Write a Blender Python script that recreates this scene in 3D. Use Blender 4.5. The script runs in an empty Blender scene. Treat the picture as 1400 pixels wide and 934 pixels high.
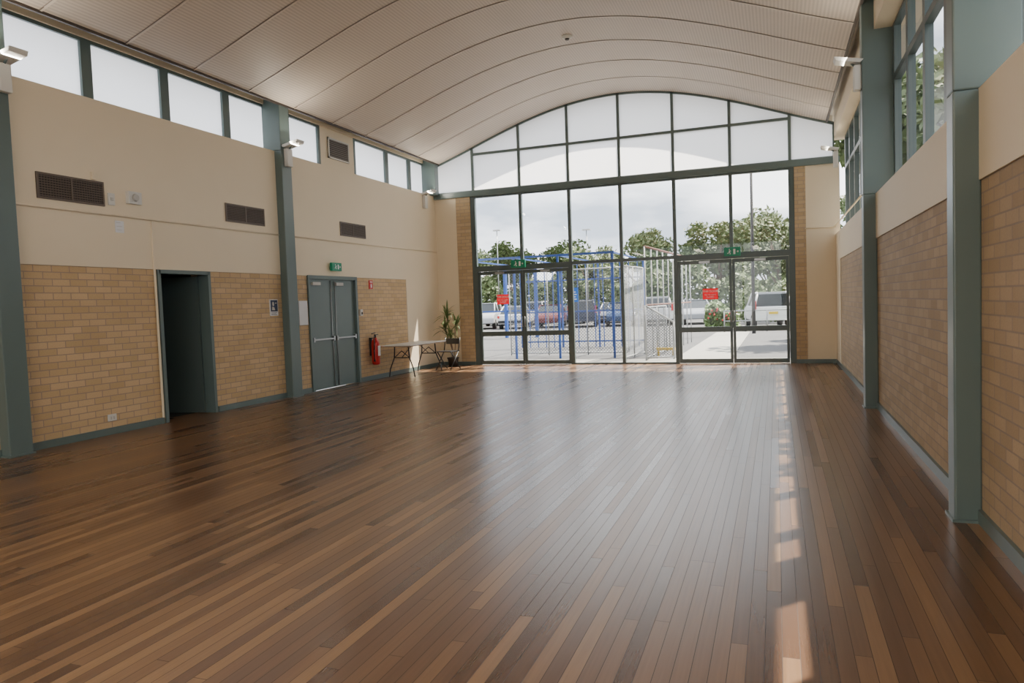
import bpy, bmesh, random
from math import *
from mathutils import Vector, Matrix
random.seed(7)
SC=bpy.context.scene
XL,XR,YF,YB=-8.407,1.234,17.42,-5.0
ZB=2.24; ZSL=4.45; ZSR=2.82; ZBEAM=4.36; ZD=2.47; ZTR=5.44
M0,MS=-7.317,1.274
def zc(x):
    d=x+3.58; return 6.5-(.0763*d*d-.000945*d**4)
# ------------------------------------------------------------------ helpers
def link(o): SC.collection.objects.link(o); return o
class B:
    def __init__(s): s.bm=bmesh.new()
    def quad(s,pts,mi=0):
        f=s.bm.faces.new([s.bm.verts.new(p) for p in pts]); f.material_index=mi; return f
    def box(s,x0,x1,y0,y1,z0,z1,mi=0,M=None):
        v=[Vector((x,y,z)) for x in (x0,x1) for y in (y0,y1) for z in (z0,z1)]
        if M: v=[M@p for p in v]
        v=[s.bm.verts.new(p) for p in v]
        for f in ((0,1,3,2),(4,6,7,5),(0,4,5,1),(2,3,7,6),(0,2,6,4),(1,5,7,3)):
            s.bm.faces.new([v[i] for i in f]).material_index=mi
        return s
    def cyl(s,p0,p1,r0,r1=None,seg=12,mi=0,cap=True):
        r1=r0 if r1 is None else r1
        p0=Vector(p0);p1=Vector(p1);d=(p1-p0).normalized()
        a=d.orthogonal().normalized();b=d.cross(a)
        A=[s.bm.verts.new(p0+(a*cos(t)+b*sin(t))*r0) for t in [2*pi*i/seg for i in range(seg)]]
        C=[s.bm.verts.new(p1+(a*cos(t)+b*sin(t))*r1) for t in [2*pi*i/seg for i in range(seg)]]
        for i in range(seg):
            f=s.bm.faces.new([A[i],A[(i+1)%seg],C[(i+1)%seg],C[i]]);f.material_index=mi;f.smooth=True
        if cap:
            s.bm.faces.new(A[::-1]).material_index=mi; s.bm.faces.new(C).material_index=mi
        return s
    def tube(s,pts,r,seg=8,mi=0):
        for a,b in zip(pts[:-1],pts[1:]): s.cyl(a,b,r,seg=seg,mi=mi)
        for p in pts[1:-1]: s.ball(p,r,6,mi)
        return s
    def ball(s,c,r,seg=10,mi=0,sc=(1,1,1)):
        g=bmesh.ops.create_uvsphere(s.bm,u_segments=seg,v_segments=max(4,seg//2+1),radius=r)
        for v in g['verts']:
            v.co=Vector((v.co.x*sc[0],v.co.y*sc[1],v.co.z*sc[2]))+Vector(c)
            for f in v.link_faces: f.material_index=mi;f.smooth=True
        return s
    def lathe(s,c,prof,seg=20,mi=0):
        rings=[[s.bm.verts.new((c[0]+r*cos(2*pi*i/seg),c[1]+r*sin(2*pi*i/seg),c[2]+z)) for i in range(seg)] for r,z in prof]
        for a,b in zip(rings[:-1],rings[1:]):
            for i in range(seg):
                f=s.bm.faces.new([a[i],a[(i+1)%seg],b[(i+1)%seg],b[i]]);f.material_index=mi;f.smooth=True
        s.bm.faces.new(rings[0][::-1]).material_index=mi; s.bm.faces.new(rings[-1]).material_index=mi
        return s
    def prism(s,poly,axis,a,b,mi=0):
        def P(u,w,t): return {0:(t,u,w),1:(u,t,w),2:(u,w,t)}[axis]
        A=[s.bm.verts.new(P(u,w,a)) for u,w in poly];C=[s.bm.verts.new(P(u,w,b)) for u,w in poly]
        n=len(poly)
        for i in range(n): s.bm.faces.new([A[i],A[(i+1)%n],C[(i+1)%n],C[i]]).material_index=mi
        s.bm.faces.new(A[::-1]).material_index=mi; s.bm.faces.new(C).material_index=mi
        return s
    def done(s,name,mats,base=(0,0,0),parent=None,bevel=0,label=None,nonorm=False):
        base=Vector(base)
        if not nonorm: bmesh.ops.recalc_face_normals(s.bm,faces=s.bm.faces)
        bmesh.ops.translate(s.bm,verts=s.bm.verts,vec=-base)
        me=bpy.data.meshes.new(name);s.bm.to_mesh(me);s.bm.free()
        for m in (mats if isinstance(mats,(list,tuple)) else [mats]): me.materials.append(m)
        o=link(bpy.data.objects.new(name,me))
        if parent: o.parent=parent
        else: o.location=base
        if bevel:
            m=o.modifiers.new('bevel','BEVEL');m.width=bevel;m.segments=2;m.limit_method='ANGLE'
        if label:o['label']=label
        return o
def empty(name,base):
    e=link(bpy.data.objects.new(name,None));e.location=base;e.empty_display_size=.1;return e
def T(o,label,cat,group=None):
    o['label']=label;o['category']=cat
    if group:o['group']=group
    return o
def S(o,label=None):
    o['kind']='structure'
    if label:o['label']=label
    return o
def copy_thing(root,loc,rz=None,scale=None):
    n=root.copy();link(n);n.location=loc
    if rz is not None:n.rotation_euler=(0,0,rz)
    if scale:n.scale=scale
    def rec(a,b):
        for c in a.children:
            k=c.copy();link(k);k.parent=b;rec(c,k)
    rec(root,n);return n
def text_mesh(txt,size,name,mat,parent,loc,rot,align='CENTER',bold=0):
    c=bpy.data.curves.new('t','FONT');c.body=txt;c.size=size;c.align_x=align;c.align_y='CENTER';c.extrude=.0008;c.offset=bold
    o=link(bpy.data.objects.new('t',c));bpy.context.view_layer.update()
    me=bpy.data.meshes.new_from_object(o.evaluated_get(bpy.context.evaluated_depsgraph_get()))
    bpy.data.objects.remove(o);me.materials.clear();me.materials.append(mat)
    k=link(bpy.data.objects.new(name,me));k.parent=parent;k.location=loc;k.rotation_euler=rot;return k
# ------------------------------------------------------------------ materials
class N:
    def __init__(s,name):
        s.m=bpy.data.materials.new(name);s.m.use_nodes=True;s.t=s.m.node_tree;s.b=s.t.nodes['Principled BSDF'];s.o=s.t.nodes['Material Output']
    def n(s,t,**k):
        x=s.t.nodes.new(t)
        for a,v in k.items(): setattr(x,a,v)
        return x
    def l(s,a,b): s.t.links.new(a,b)
    def math(s,op,a,b=None,c=None):
        x=s.n('ShaderNodeMath',operation=op)
        for i,v in enumerate((a,b,c)):
            if v is None: continue
            if isinstance(v,(int,float)): x.inputs[i].default_value=v
            else: s.l(v,x.inputs[i])
        return x.outputs[0]
    def mix(s,f,a,b,bt='MIX'):
        x=s.n('ShaderNodeMix',data_type='RGBA',blend_type=bt)
        for i,v in ((0,f),(6,a),(7,b)):
            if isinstance(v,(int,float)): x.inputs[i].default_value=v
            elif isinstance(v,tuple): x.inputs[i].default_value=v+(1,) if len(v)==3 else v
            else: s.l(v,x.inputs[i])
        return x.outputs[2]
    def noise(s,vec,scale,detail=3,rough=.5):
        x=s.n('ShaderNodeTexNoise');x.inputs['Scale'].default_value=scale;x.inputs['Detail'].default_value=detail;x.inputs['Roughness'].default_value=rough
        if vec: s.l(vec,x.inputs['Vector'])
        return x.outputs['Fac']
    def bump(s,h,strength=.3,dist=.01):
        x=s.n('ShaderNodeBump');x.inputs['Strength'].default_value=strength;x.inputs['Distance'].default_value=dist
        s.l(h,x.inputs['Height']);s.l(x.outputs[0],s.b.inputs['Normal'])
    def ramp(s,f,stops):
        x=s.n('ShaderNodeValToRGB');e=x.color_ramp.elements
        while len(e)<len(stops): e.new(.5)
        for i,(p,c) in enumerate(stops): e[i].position=p;e[i].color=c+(1,)
        s.l(f,x.inputs[0]);return x.outputs[0]
def P(name,col,rough=.5,metal=0,var=.06,nscale=8,bump=0,emit=0):
    k=N(name);b=k.b
    tc=k.n('ShaderNodeTexCoord').outputs['Object']
    f=k.noise(tc,nscale)
    d=tuple(max(0,c*(1-var)) for c in col);u=tuple(min(1,c*(1+var)) for c in col)
    c=k.mix(f,d,u);k.l(c,b.inputs['Base Color'])
    b.inputs['Roughness'].default_value=rough;b.inputs['Metallic'].default_value=metal
    if bump:
        k.bump(k.noise(tc,nscale*12),bump,.003)
    if emit:
        b.inputs['Emission Color'].default_value=col+(1,);b.inputs['Emission Strength'].default_value=emit
    return k.m
def TL(name,col):
    k=N(name);tr=k.n('ShaderNodeBsdfTranslucent');df=k.n('ShaderNodeBsdfDiffuse')
    tc=k.n('ShaderNodeTexCoord').outputs['Object'];c=k.mix(k.noise(tc,9),tuple(v*.93 for v in col),col)
    k.l(c,tr.inputs[0]);k.l(c,df.inputs[0]);mx=k.n('ShaderNodeMixShader');mx.inputs[0].default_value=.6
    k.t.nodes.remove(k.b);k.l(tr.outputs[0],mx.inputs[1]);k.l(df.outputs[0],mx.inputs[2]);k.l(mx.outputs[0],k.o.inputs[0]);return k.m
def brickmat(name,axis,c1,c2,mort):
    k=N(name);g=k.n('ShaderNodeNewGeometry');sep=k.n('ShaderNodeSeparateXYZ');k.l(g.outputs['Position'],sep.inputs[0])
    cb=k.n('ShaderNodeCombineXYZ');k.l(sep.outputs[axis],cb.inputs[0]);k.l(sep.outputs[2],cb.inputs[1])
    br=k.n('ShaderNodeTexBrick');k.l(cb.outputs[0],br.inputs['Vector'])
    for n_,v in (('Scale',1),('Mortar Size',.006),('Mortar Smooth',.15),('Bias',0),('Brick Width',.24),('Row Height',.08615)): br.inputs[n_].default_value=v
    br.inputs['Color1'].default_value=c1+(1,);br.inputs['Color2'].default_value=c2+(1,);br.inputs['Mortar'].default_value=mort+(1,)
    nz=k.noise(cb.outputs[0],2.2,4);n2=k.noise(cb.outputs[0],60,2)
    c=k.mix(.2,br.outputs['Color'],k.ramp(nz,[(.3,(.6,.6,.6)),(.7,(1,1,1))]),'MULTIPLY')
    c=k.mix(.2,c,k.ramp(n2,[(.3,(.6,.6,.6)),(.7,(1,1,1))]),'MULTIPLY')
    k.l(c,k.b.inputs['Base Color']);k.b.inputs['Roughness'].default_value=.75
    k.bump(k.math('ADD',k.math('SUBTRACT',1,br.outputs['Fac']),k.math('MULTIPLY',n2,.3)),.5,.007)
    return k.m
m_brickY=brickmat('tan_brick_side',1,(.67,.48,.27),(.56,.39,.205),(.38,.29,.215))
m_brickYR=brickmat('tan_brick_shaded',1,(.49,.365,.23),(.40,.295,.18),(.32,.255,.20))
m_brickX=brickmat('tan_brick_end',0,(.58,.43,.26),(.48,.35,.20),(.36,.29,.22))
m_cream=P('cream_paint',(.80,.69,.51),.6,var=.03,nscale=1.2,bump=.05)
m_steel=P('grey_green_paint',(.115,.16,.155),.33,var=.05,nscale=3)
m_steeld=P('dark_green_paint',(.08,.11,.107),.35,var=.05,nscale=3)
m_white=P('white_plastic',(.66,.65,.61),.45,var=.02)
m_black=P('black_metal',(.02,.02,.022),.4,var=.1)
m_chrome=P('brushed_metal',(.35,.36,.36),.35,1,var=.05)
m_brown=P('brown_grille',(.06,.045,.035),.5,var=.1)
m_louvre=P('louvre_metal',(.16,.14,.12),.5,var=.1)
m_grey=P('grey_plastic',(.5,.49,.46),.5)
m_red=P('red_enamel',(.55,.02,.02),.3,var=.04)
m_redfilm=TL('red_sign_film',(.5,.01,.02))
m_whitefilm=TL('white_sign_film',(.95,.93,.93))
m_green=P('exit_green',(.0,.2,.10),.4,var=.03,emit=.1)
m_signwhite=P('sign_white',(.85,.85,.85),.5,var=.02)
m_asph=P('asphalt',(.11,.11,.112),.9,var=.25,nscale=.5,bump=.2)
m_conc=P('concrete',(.36,.35,.32),.85,var=.1,nscale=.6,bump=.1)
m_grass=P('grass',(.10,.13,.05),.9,var=.4,nscale=2,bump=.5)
m_blue=P('blue_paint',(.025,.08,.32),.4,var=.08)
m_leaf=P('leaf_green',(.10,.14,.05),.6,var=.5,nscale=.8)
m_leaf2=P('leaf_plant',(.14,.21,.07),.5,var=.3,nscale=4)
m_flower=P('red_flower',(.6,.04,.03),.5,var=.3)
m_bark=P('bark',(.16,.11,.075),.9,var=.3,nscale=6,bump=.4)
m_rust=P('red_brown_timber',(.22,.10,.075),.6,var=.2)
m_fgrey=P('galvanised_fence',(.34,.36,.39),.5,var=.1)
m_fwhite=P('white_fence_paint',(.42,.43,.44),.5,var=.05)
m_yel=P('yellow_paint',(.75,.5,.03),.5,var=.05)
m_tyre=P('tyre',(.02,.02,.02),.8,var=.1)
m_carglass=P('car_glass',(.02,.025,.03),.12,var=.1)
m_tail=P('tail_light',(.5,.01,.01),.2)
m_pot=P('dark_pot',(.03,.025,.022),.5)
m_soil=P('soil',(.05,.03,.02),.95,var=.3)
m_ttop=P('table_laminate',(.74,.72,.68),.4,var=.03)
m_tedge=P('table_edge_timber',(.24,.15,.09),.5)
m_roof=P('roof_sheet',(.6,.57,.52),.6,var=.04)
m_shadow=P('shadow_gap',(.05,.04,.035),.8)
m_gap=P('ceiling_joint',(.28,.22,.18),.8)
m_paper=P('paper',(.75,.76,.78),.6,var=.04)
m_pblue=P('print_navy',(.03,.045,.1),.6,var=.3,nscale=20)
m_lampglass=P('lamp_glass',(.6,.58,.54),.2)
m_fillglow=P('fill_pendant_glow',(1,.95,.86),.4,emit=3)  # glowing face of the added fill pendants
m_signblue=P('sign_blue',(.02,.15,.6),.4)
def floormat():
    k=N('timber_floorboards');b=k.b
    g=k.n('ShaderNodeNewGeometry');sep=k.n('ShaderNodeSeparateXYZ');k.l(g.outputs['Position'],sep.inputs[0])
    x,y=sep.outputs[0],sep.outputs[1];W=.072
    u=k.math('DIVIDE',x,W);ix=k.math('FLOOR',u);fx=k.math('FRACT',u)
    wn=k.n('ShaderNodeTexWhiteNoise',noise_dimensions='1D');k.l(ix,wn.inputs['W'])
    L=k.math('ADD',1.8,k.math('MULTIPLY',wn.outputs['Value'],2.2))
    v=k.math('ADD',k.math('DIVIDE',y,L),k.math('MULTIPLY',wn.outputs['Value'],37.7));iy=k.math('FLOOR',v);fy=k.math('FRACT',v)
    cb=k.n('ShaderNodeCombineXYZ');k.l(ix,cb.inputs[0]);k.l(iy,cb.inputs[1])
    w2=k.n('ShaderNodeTexWhiteNoise',noise_dimensions='2D');k.l(cb.outputs[0],w2.inputs['Vector'])
    col=k.ramp(w2.outputs['Value'],[(0,(.092,.046,.024)),(.25,(.122,.063,.032)),(.5,(.155,.083,.041)),(.75,(.195,.108,.053)),(1,(.26,.153,.076))])
    gv=k.n('ShaderNodeCombineXYZ');k.l(k.math('MULTIPLY',x,60),gv.inputs[0]);k.l(k.math('MULTIPLY',y,1.6),gv.inputs[1]);k.l(k.math('MULTIPLY',w2.outputs['Value'],50),gv.inputs[2])
    gr=k.noise(gv.outputs[0],1,5,.6)
    col=k.mix(.5,col,k.ramp(gr,[(.3,(.6,.55,.5)),(.65,(1,1,1))]),'MULTIPLY')
    gx=k.math('LESS_THAN',k.math('MINIMUM',fx,k.math('SUBTRACT',1,fx)),.02)
    gy=k.math('LESS_THAN',k.math('MULTIPLY',fy,L),.003)
    gap=k.math('MAXIMUM',gx,gy)
    col=k.mix(gap,col,(.03,.015,.009));k.l(col,b.inputs['Base Color'])
    r=k.math('ADD',.26,k.math('MULTIPLY',w2.outputs['Value'],.06));k.l(k.math('ADD',r,k.math('MULTIPLY',gap,.25)),b.inputs['Roughness'])
    b.inputs['Specular IOR Level'].default_value=.8
    return k.m
m_floor=floormat()
def ceilmat():
    k=N('ribbed_ceiling_sheet');g=k.n('ShaderNodeNewGeometry');sep=k.n('ShaderNodeSeparateXYZ');k.l(g.outputs['Position'],sep.inputs[0])
    s=k.math('SINE',k.math('MULTIPLY',sep.outputs[0],2*pi/.05));s=k.math('ADD',k.math('MULTIPLY',s,.5),.5)
    n=k.noise(g.outputs['Position'],.7,2)
    c=k.mix(s,(.49,.415,.345),(.62,.53,.445));c=k.mix(.08,c,k.ramp(n,[(.3,(.7,.7,.7)),(.7,(1,1,1))]),'MULTIPLY')
    k.l(c,k.b.inputs['Base Color']);k.b.inputs['Roughness'].default_value=.55
    k.bump(s,.08,.008);return k.m
m_ceil=ceilmat()
m_seam=P('ceiling_cover_strip',(.68,.59,.50),.5)
def glassmat():
    k=N('clear_glass');k.t.nodes.remove(k.b)
    tr=k.n('ShaderNodeBsdfTransparent');tr.inputs[0].default_value=(.93,.95,.95,1)
    gl=k.n('ShaderNodeBsdfGlossy');gl.inputs['Roughness'].default_value=.02
    lw=k.n('ShaderNodeLayerWeight');lw.inputs[0].default_value=.5
    f=k.math('ADD',.04,k.math('MULTIPLY',k.math('POWER',lw.outputs['Facing'],4),.5))
    mx=k.n('ShaderNodeMixShader');k.l(f,mx.inputs[0]);k.l(tr.outputs[0],mx.inputs[1]);k.l(gl.outputs[0],mx.inputs[2]);k.l(mx.outputs[0],k.o.inputs[0]);return k.m
m_glass=glassmat()
def frostmat():
    k=N('frosted_film_glass');k.t.nodes.remove(k.b)
    g=k.n('ShaderNodeNewGeometry');n=k.noise(g.outputs['Position'],1.5,3)
    c=k.mix(n,(.93,.94,.95),(.99,.99,.99))
    tr=k.n('ShaderNodeBsdfTranslucent');k.l(c,tr.inputs[0])
    df=k.n('ShaderNodeBsdfDiffuse');k.l(c,df.inputs[0])
    mx=k.n('ShaderNodeMixShader');mx.inputs[0].default_value=.05
    k.l(tr.outputs[0],mx.inputs[1]);k.l(df.outputs[0],mx.inputs[2]);k.l(mx.outputs[0],k.o.inputs[0]);return k.m
m_frost=frostmat()
def meshmat(name,col,pitch,thr,ax=0):
    k=N(name);g=k.n('ShaderNodeNewGeometry');sep=k.n('ShaderNodeSeparateXYZ');k.l(g.outputs['Position'],sep.inputs[0])
    a=k.math('ADD',sep.outputs[ax],sep.outputs[2]);d=k.math('SUBTRACT',sep.outputs[ax],sep.outputs[2])
    def ln(v):
        f=k.math('FRACT',k.math('DIVIDE',v,pitch));return k.math('LESS_THAN',f,thr)
    m=k.math('MAXIMUM',ln(a),ln(d))
    k.b.inputs['Base Color'].default_value=col+(1,);k.b.inputs['Roughness'].default_value=.5
    tr=k.n('ShaderNodeBsdfTransparent');mx=k.n('ShaderNodeMixShader')
    k.l(m,mx.inputs[0]);k.l(tr.outputs[0],mx.inputs[1]);k.l(k.b.outputs[0],mx.inputs[2]);k.l(mx.outputs[0],k.o.inputs[0]);return k.m
m_link=meshmat('grey_chain_link',(.14,.16,.20),.09,.16)
m_linkY=meshmat('white_chain_link_side',(.42,.44,.46),.07,.36,1)
m_linkd=meshmat('dark_chain_link',(.14,.15,.17),.07,.22)
m_linkdY=meshmat('dark_chain_link_side',(.14,.15,.17),.07,.22,1)

# ------------------------------------------------------------------ shell
b=B();b.box(XL-.35,XR+.35,YB,YF+.06,-.1,0);S(b.done('floor',m_floor),'polished mixed red-brown narrow timber floorboards')
WT=.35
D1=(8.12,9.10,2.21);D2=(11.71,13.33,2.20)
b=B()
def wl(y0,y1,z0,z1,mi): b.box(XL-WT,XL-(.015 if mi==1 else 0),y0,y1,z0,z1,mi)
for y0,y1 in ((YB,D1[0]),(D1[1],D2[0]),(D2[1],15.59)): wl(y0,y1,0,ZB,1)
wl(D1[0],D1[1],D1[2],ZB,1);wl(D2[0],D2[1],D2[2],ZB,1)
wl(15.59,YF+.3,0,ZB,0);wl(YB,YF+.3,ZB,ZSL,0)
b.box(XL-WT,XL-.18,YB,YF+.3,5.30,5.75,0)
S(b.done('wall_left',[m_cream,m_brickY]),'tan brick wall with cream painted panel above')
b=B()
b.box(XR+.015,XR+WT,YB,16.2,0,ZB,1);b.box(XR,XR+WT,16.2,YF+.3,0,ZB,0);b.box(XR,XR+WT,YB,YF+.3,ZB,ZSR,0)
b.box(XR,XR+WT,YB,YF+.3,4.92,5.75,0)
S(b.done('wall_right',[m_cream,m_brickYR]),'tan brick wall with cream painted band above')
b=B()
for x0,x1,mi in ((XL-.1,-7.80,0),(-7.80,-7.40,1),(.41,.64,1),(.64,XR+.1,0)):
    b.box(x0,x1,YF-.08 if mi else YF-.06,YF+.22,0,ZBEAM,mi)
S(b.done('wall_far',[m_cream,m_brickX]),'cream end wall with tan brick piers beside the glazing')
b=B();b.box(XL-WT,-7.4,YB-.2,YB,0,6.9);b.box(.3,XR+WT,YB-.2,YB,0,6.9);b.box(-7.4,.3,YB-.2,YB,4.36,6.9);S(b.done('wall_back',m_cream),'cream painted end wall around a glazed opening added for fill light')  # unseen opening, added to let fill light in from behind
b=B();xs=[-8.27+(1.09+8.27)*i/56 for i in range(57)]
seams=[YF-1.22*i for i in range(1,19)]
ys=[YF-.0]+sum([[s+.016,s-.016] for s in seams],[])+[YB]
for j in range(0,len(ys)-1):
    seam=j%2==1;dz=-.010 if seam else 0
    for i in range(56):
        b.quad([(xs[i],ys[j],zc(xs[i])+dz),(xs[i+1],ys[j],zc(xs[i+1])+dz),(xs[i+1],ys[j+1],zc(xs[i+1])+dz),(xs[i],ys[j+1],zc(xs[i])+dz)],1 if seam else 0)
for s in seams:
    for i in range(56):
        b.quad([(xs[i],s-.016,zc(xs[i])-.003),(xs[i+1],s-.016,zc(xs[i+1])-.003),(xs[i+1],s-.030,zc(xs[i+1])-.003),(xs[i],s-.030,zc(xs[i])-.003)],2)
for x in (xs[0],xs[-1]):
    b.box(x-.02,x+.02,YB,YF,zc(x)-.03,zc(x)+.06,3)
S(b.done('ceiling',[m_ceil,m_seam,m_gap,m_brown],nonorm=True),'shallow barrel vaulted ceiling of ribbed cream sheets')
b=B();XE=2.085;xr=[-9.35+(XE+9.35)*i/60 for i in range(61)];o0,o1=.30,.42
for i in range(60):
    a,c=xr[i],xr[i+1]
    b.quad([(a,YB-.3,zc(a)+o0),(c,YB-.3,zc(c)+o0),(c,YF+.60,zc(c)+o0),(a,YF+.60,zc(a)+o0)])
    b.quad([(a,YB-.3,zc(a)+o1),(c,YB-.3,zc(c)+o1),(c,YF+.60,zc(c)+o1),(a,YF+.60,zc(a)+o1)])
    b.quad([(a,YF+.60,zc(a)+.08),(c,YF+.60,zc(c)+.08),(c,YF+.60,zc(c)+o1),(a,YF+.60,zc(a)+o1)])
for x in (xr[0],xr[-1]): b.quad([(x,YB-.3,zc(x)+.22),(x,YF+.6,zc(x)+.22),(x,YF+.6,zc(x)+o1),(x,YB-.3,zc(x)+o1)])
S(b.done('ceiling.001',m_roof,nonorm=True),'curved pale metal roof sheet with overhanging eaves')
b=B()
for y0,y1 in ((YB,D1[0]-.06),(D1[1]+.06,D2[0]-.07),(D2[1]+.07,YF-.06)): b.box(XL-.015,XL+.012,y0,y1,0,.09)
S(b.done('baseboard_left',m_steel),'grey-green skirting board')
b=B();b.box(XR-.012,XR+.02,YB,YF-.06,0,.09);S(b.done('baseboard_right',m_steel),'grey-green skirting board')
b=B();b.box(XL,-7.40,YF-.10,YF-.06,0,.09);b.box(.41,XR,YF-.10,YF-.06,0,.09);S(b.done('baseboard_far',m_steel),'grey-green skirting board')
wn=[0]
def win_side(x,y0,y1,z0,z1,fw,glass,trans=None,tglass=None,lab='',mat=None):
    wn[0]+=1;f=B();d=.04
    f.box(x-d,x+d,y0,y0+fw,z0,z1);f.box(x-d,x+d,y1-fw,y1,z0,z1);f.box(x-d,x+d,y0+fw,y1-fw,z0,z0+fw*.6);f.box(x-d,x+d,y0+fw,y1-fw,z1-fw*.6,z1)
    if trans: f.box(x-d,x+d,y0+fw,y1-fw,trans-.04,trans+.04)
    o=S(f.done('window_%d'%wn[0],mat or m_steel,(x,(y0+y1)/2,z0)),lab)
    g=B();mid=trans or z1
    g.quad([(x,y0+fw,z0),(x,y1-fw,z0),(x,y1-fw,mid),(x,y0+fw,mid)],0)
    if trans: g.quad([(x,y0+fw,mid),(x,y1-fw,mid),(x,y1-fw,z1),(x,y0+fw,z1)],1)
    g.done('glass',[glass,tglass or glass],(x,(y0+y1)/2,z0),o)
    return o
yl=[-4.4,-3.1,-1.8,-.5,.8,2.1,3.4,4.7,6.03,7.33,8.65,9.95,11.25,12.61]
for a,c in zip(yl[:-1],yl[1:]): win_side(XL-.25,a,c,ZSL,5.30,.08,m_frost,lab='frosted clerestory pane in a grey-green frame')
for a,c in ((13.84,15.27),(15.27,16.4),(16.4,17.4)): win_side(XL-.25,a,c,ZSL,5.30,.08,m_frost,lab='frosted clerestory pane in a grey-green frame')
b=B();b.box(XL-.29,XL-.21,12.61,13.84,ZSL,5.30,0)
S(b.done('trim_1',[m_cream]),'cream infill panel among the clerestory panes')
b=B();y0,y1,z0,z1=12.86,13.62,4.70,5.12
b.box(XL-.21,XL-.18,y0,y1,z0,z0+.03,0);b.box(XL-.21,XL-.18,y0,y1,z1-.03,z1,0);b.box(XL-.21,XL-.18,y0,y0+.03,z0,z1,0);b.box(XL-.21,XL-.18,y1-.03,y1,z0,z1,0);b.box(XL-.209,XL-.20,y0,y1,z0,z1,2)
for i in range(9): b.box(XL-.20,XL-.185,y0+.03,y1-.03,z0+.045+i*.04,z0+.065+i*.04,1)
S(b.done('trim_2',[m_white,m_louvre,m_shadow]),'louvre grille in a pale frame beside the clerestory panes')
nr=22;yr=[-4.4+21.8*i/nr for i in range(nr+1)]
for a,c in zip(yr[:-1],yr[1:]): win_side(XR+.25,a,c,ZSR,4.92,.065,m_glass,4.25,m_glass,'tall side window with a transom in a dark grey-green frame',m_steeld)
def column(side,y0,y1,lab,zu,top,upper_only=False):
    s=1 if side=='L' else -1; X=XL if side=='L' else XR
    f=X+s*.145;bk=X-s*.24
    e=empty('column',(X,(y0+y1)/2,zu if upper_only else 0))
    base=tuple(e.location)
    b=B();xa,xb=sorted((X-s*.015,f))
    if not upper_only: b.box(xa,xb,y0,y1,0,zu)
    xa,xb=sorted((bk,f));b.box(xa,xb,y0,y1,zu,top)
    b.done('shaft',m_steel,base,e,bevel=.012)
    if not upper_only:
        b=B();xa,xb=sorted((X,f+s*.015));b.box(xa,xb,y0-.02,y1+.02,0,.02);b.done('base_plate',m_steel,base,e)
    T(e,lab,'column','steel columns along the hall walls');return e
cl='grey-green painted steel column standing against the brick wall'
column('L',5.70,5.98,cl,ZSL,5.40);column('L',10.88,11.16,cl,ZSL,5.40)
column('L',17.12,17.34,'grey-green steel column head beside the clerestory at the corner',ZSL,5.40,True)
column('R',5.44,5.63,cl,ZSR,5.45);column('R',10.56,10.78,cl,ZSR,5.45)
# ------------------------------------------------------------------ glazing
mx=[M0+MS*i for i in range(7)]
gy=YF;fw=.038
def win_far(x0,x1,z0,z1,lab,gy=YF):
    wn[0]+=1;f=B();d=.05
    f.box(x0,x0+fw,gy-d,gy+d,z0,z1);f.box(x1-fw,x1,gy-d,gy+d,z0,z1);f.box(x0+fw,x1-fw,gy-d,gy+d,z0,z0+fw);f.box(x0+fw,x1-fw,gy-d,gy+d,z1-fw,z1)
    base=((x0+x1)/2,gy,z0)
    o=S(f.done('window_%d'%wn[0],m_steeld,base),lab)
    g=B();g.quad([(x0+fw,gy,z0+fw),(x1-fw,gy,z0+fw),(x1-fw,gy,z1-fw),(x0+fw,gy,z1-fw)]);g.done('glass',m_glass,base,o)
for i in range(6): win_far(mx[i],mx[i+1],ZD+.05,ZBEAM,'clear glass pane in a dark green frame')
for i in (2,3): win_far(mx[i],mx[i+1],0,ZD+.05,'floor length clear glass pane in a dark green frame')
for i in range(4): win_far(-7.4+1.925*i,-7.4+1.925*(i+1),0,4.36,'tall glazed bay added for fill light in the rear end wall',YB-.1)  # made-up rear glazing that admits extra sky light
def win_top(x0,x1,tr,lab):
    fw=.032
    wn[0]+=1;f=B();d=.04;z0=ZBEAM+.14;n=5
    base=((x0+x1)/2,gy,z0)
    for xa,xb in ((x0,x0+fw),(x1-fw,x1)): f.box(xa,xb,gy-d,gy+d,z0,min(zc(xa),zc(xb))-.01)
    f.box(x0+fw,x1-fw,gy-d,gy+d,z0,z0+.03)
    if tr: f.box(x0+fw,x1-fw,gy-d,gy+d,ZTR-.03,ZTR+.03)
    X=[x0+(x1-x0)*i/n for i in range(n+1)]
    for a,c in zip(X[:-1],X[1:]):
        f.prism([(a,zc(a)-.045),(c,zc(c)-.045),(c,zc(c)+.02),(a,zc(a)+.02)],1,gy-d,gy+d)
    o=S(f.done('window_%d'%wn[0],m_steel,base),lab)
    g=B();g.quad([(x0+fw*.5,gy,z0)]+[(x1-fw*.5,gy,z0)]+[(x,gy,zc(x)-.03) for x in X[::-1]]);g.done('glass',m_frost,base,o)
for i in range(6): win_top(mx[i],mx[i+1],True,'frosted pane under the arched head of the glazing')
win_top(XL,mx[0],False,'frosted wedge pane under the arch end');win_top(mx[6],XR,False,'frosted wedge pane under the arch end')
b=B();b.box(XL-.1,XR+.1,gy-.13,gy+.07,ZBEAM,ZBEAM+.14);S(b.done('trim_3',m_steel,bevel=.01),'grey-green steel beam across the glazed end wall')
b=B()
for x0,x1 in ((mx[0]-.09,mx[0]),(mx[6],mx[6]+.09)): b.box(x0,x1,gy-.06,gy+.06,0,ZBEAM)
S(b.done('trim_4',m_steeld),'dark green jambs at the edges of the glazing')
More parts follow.
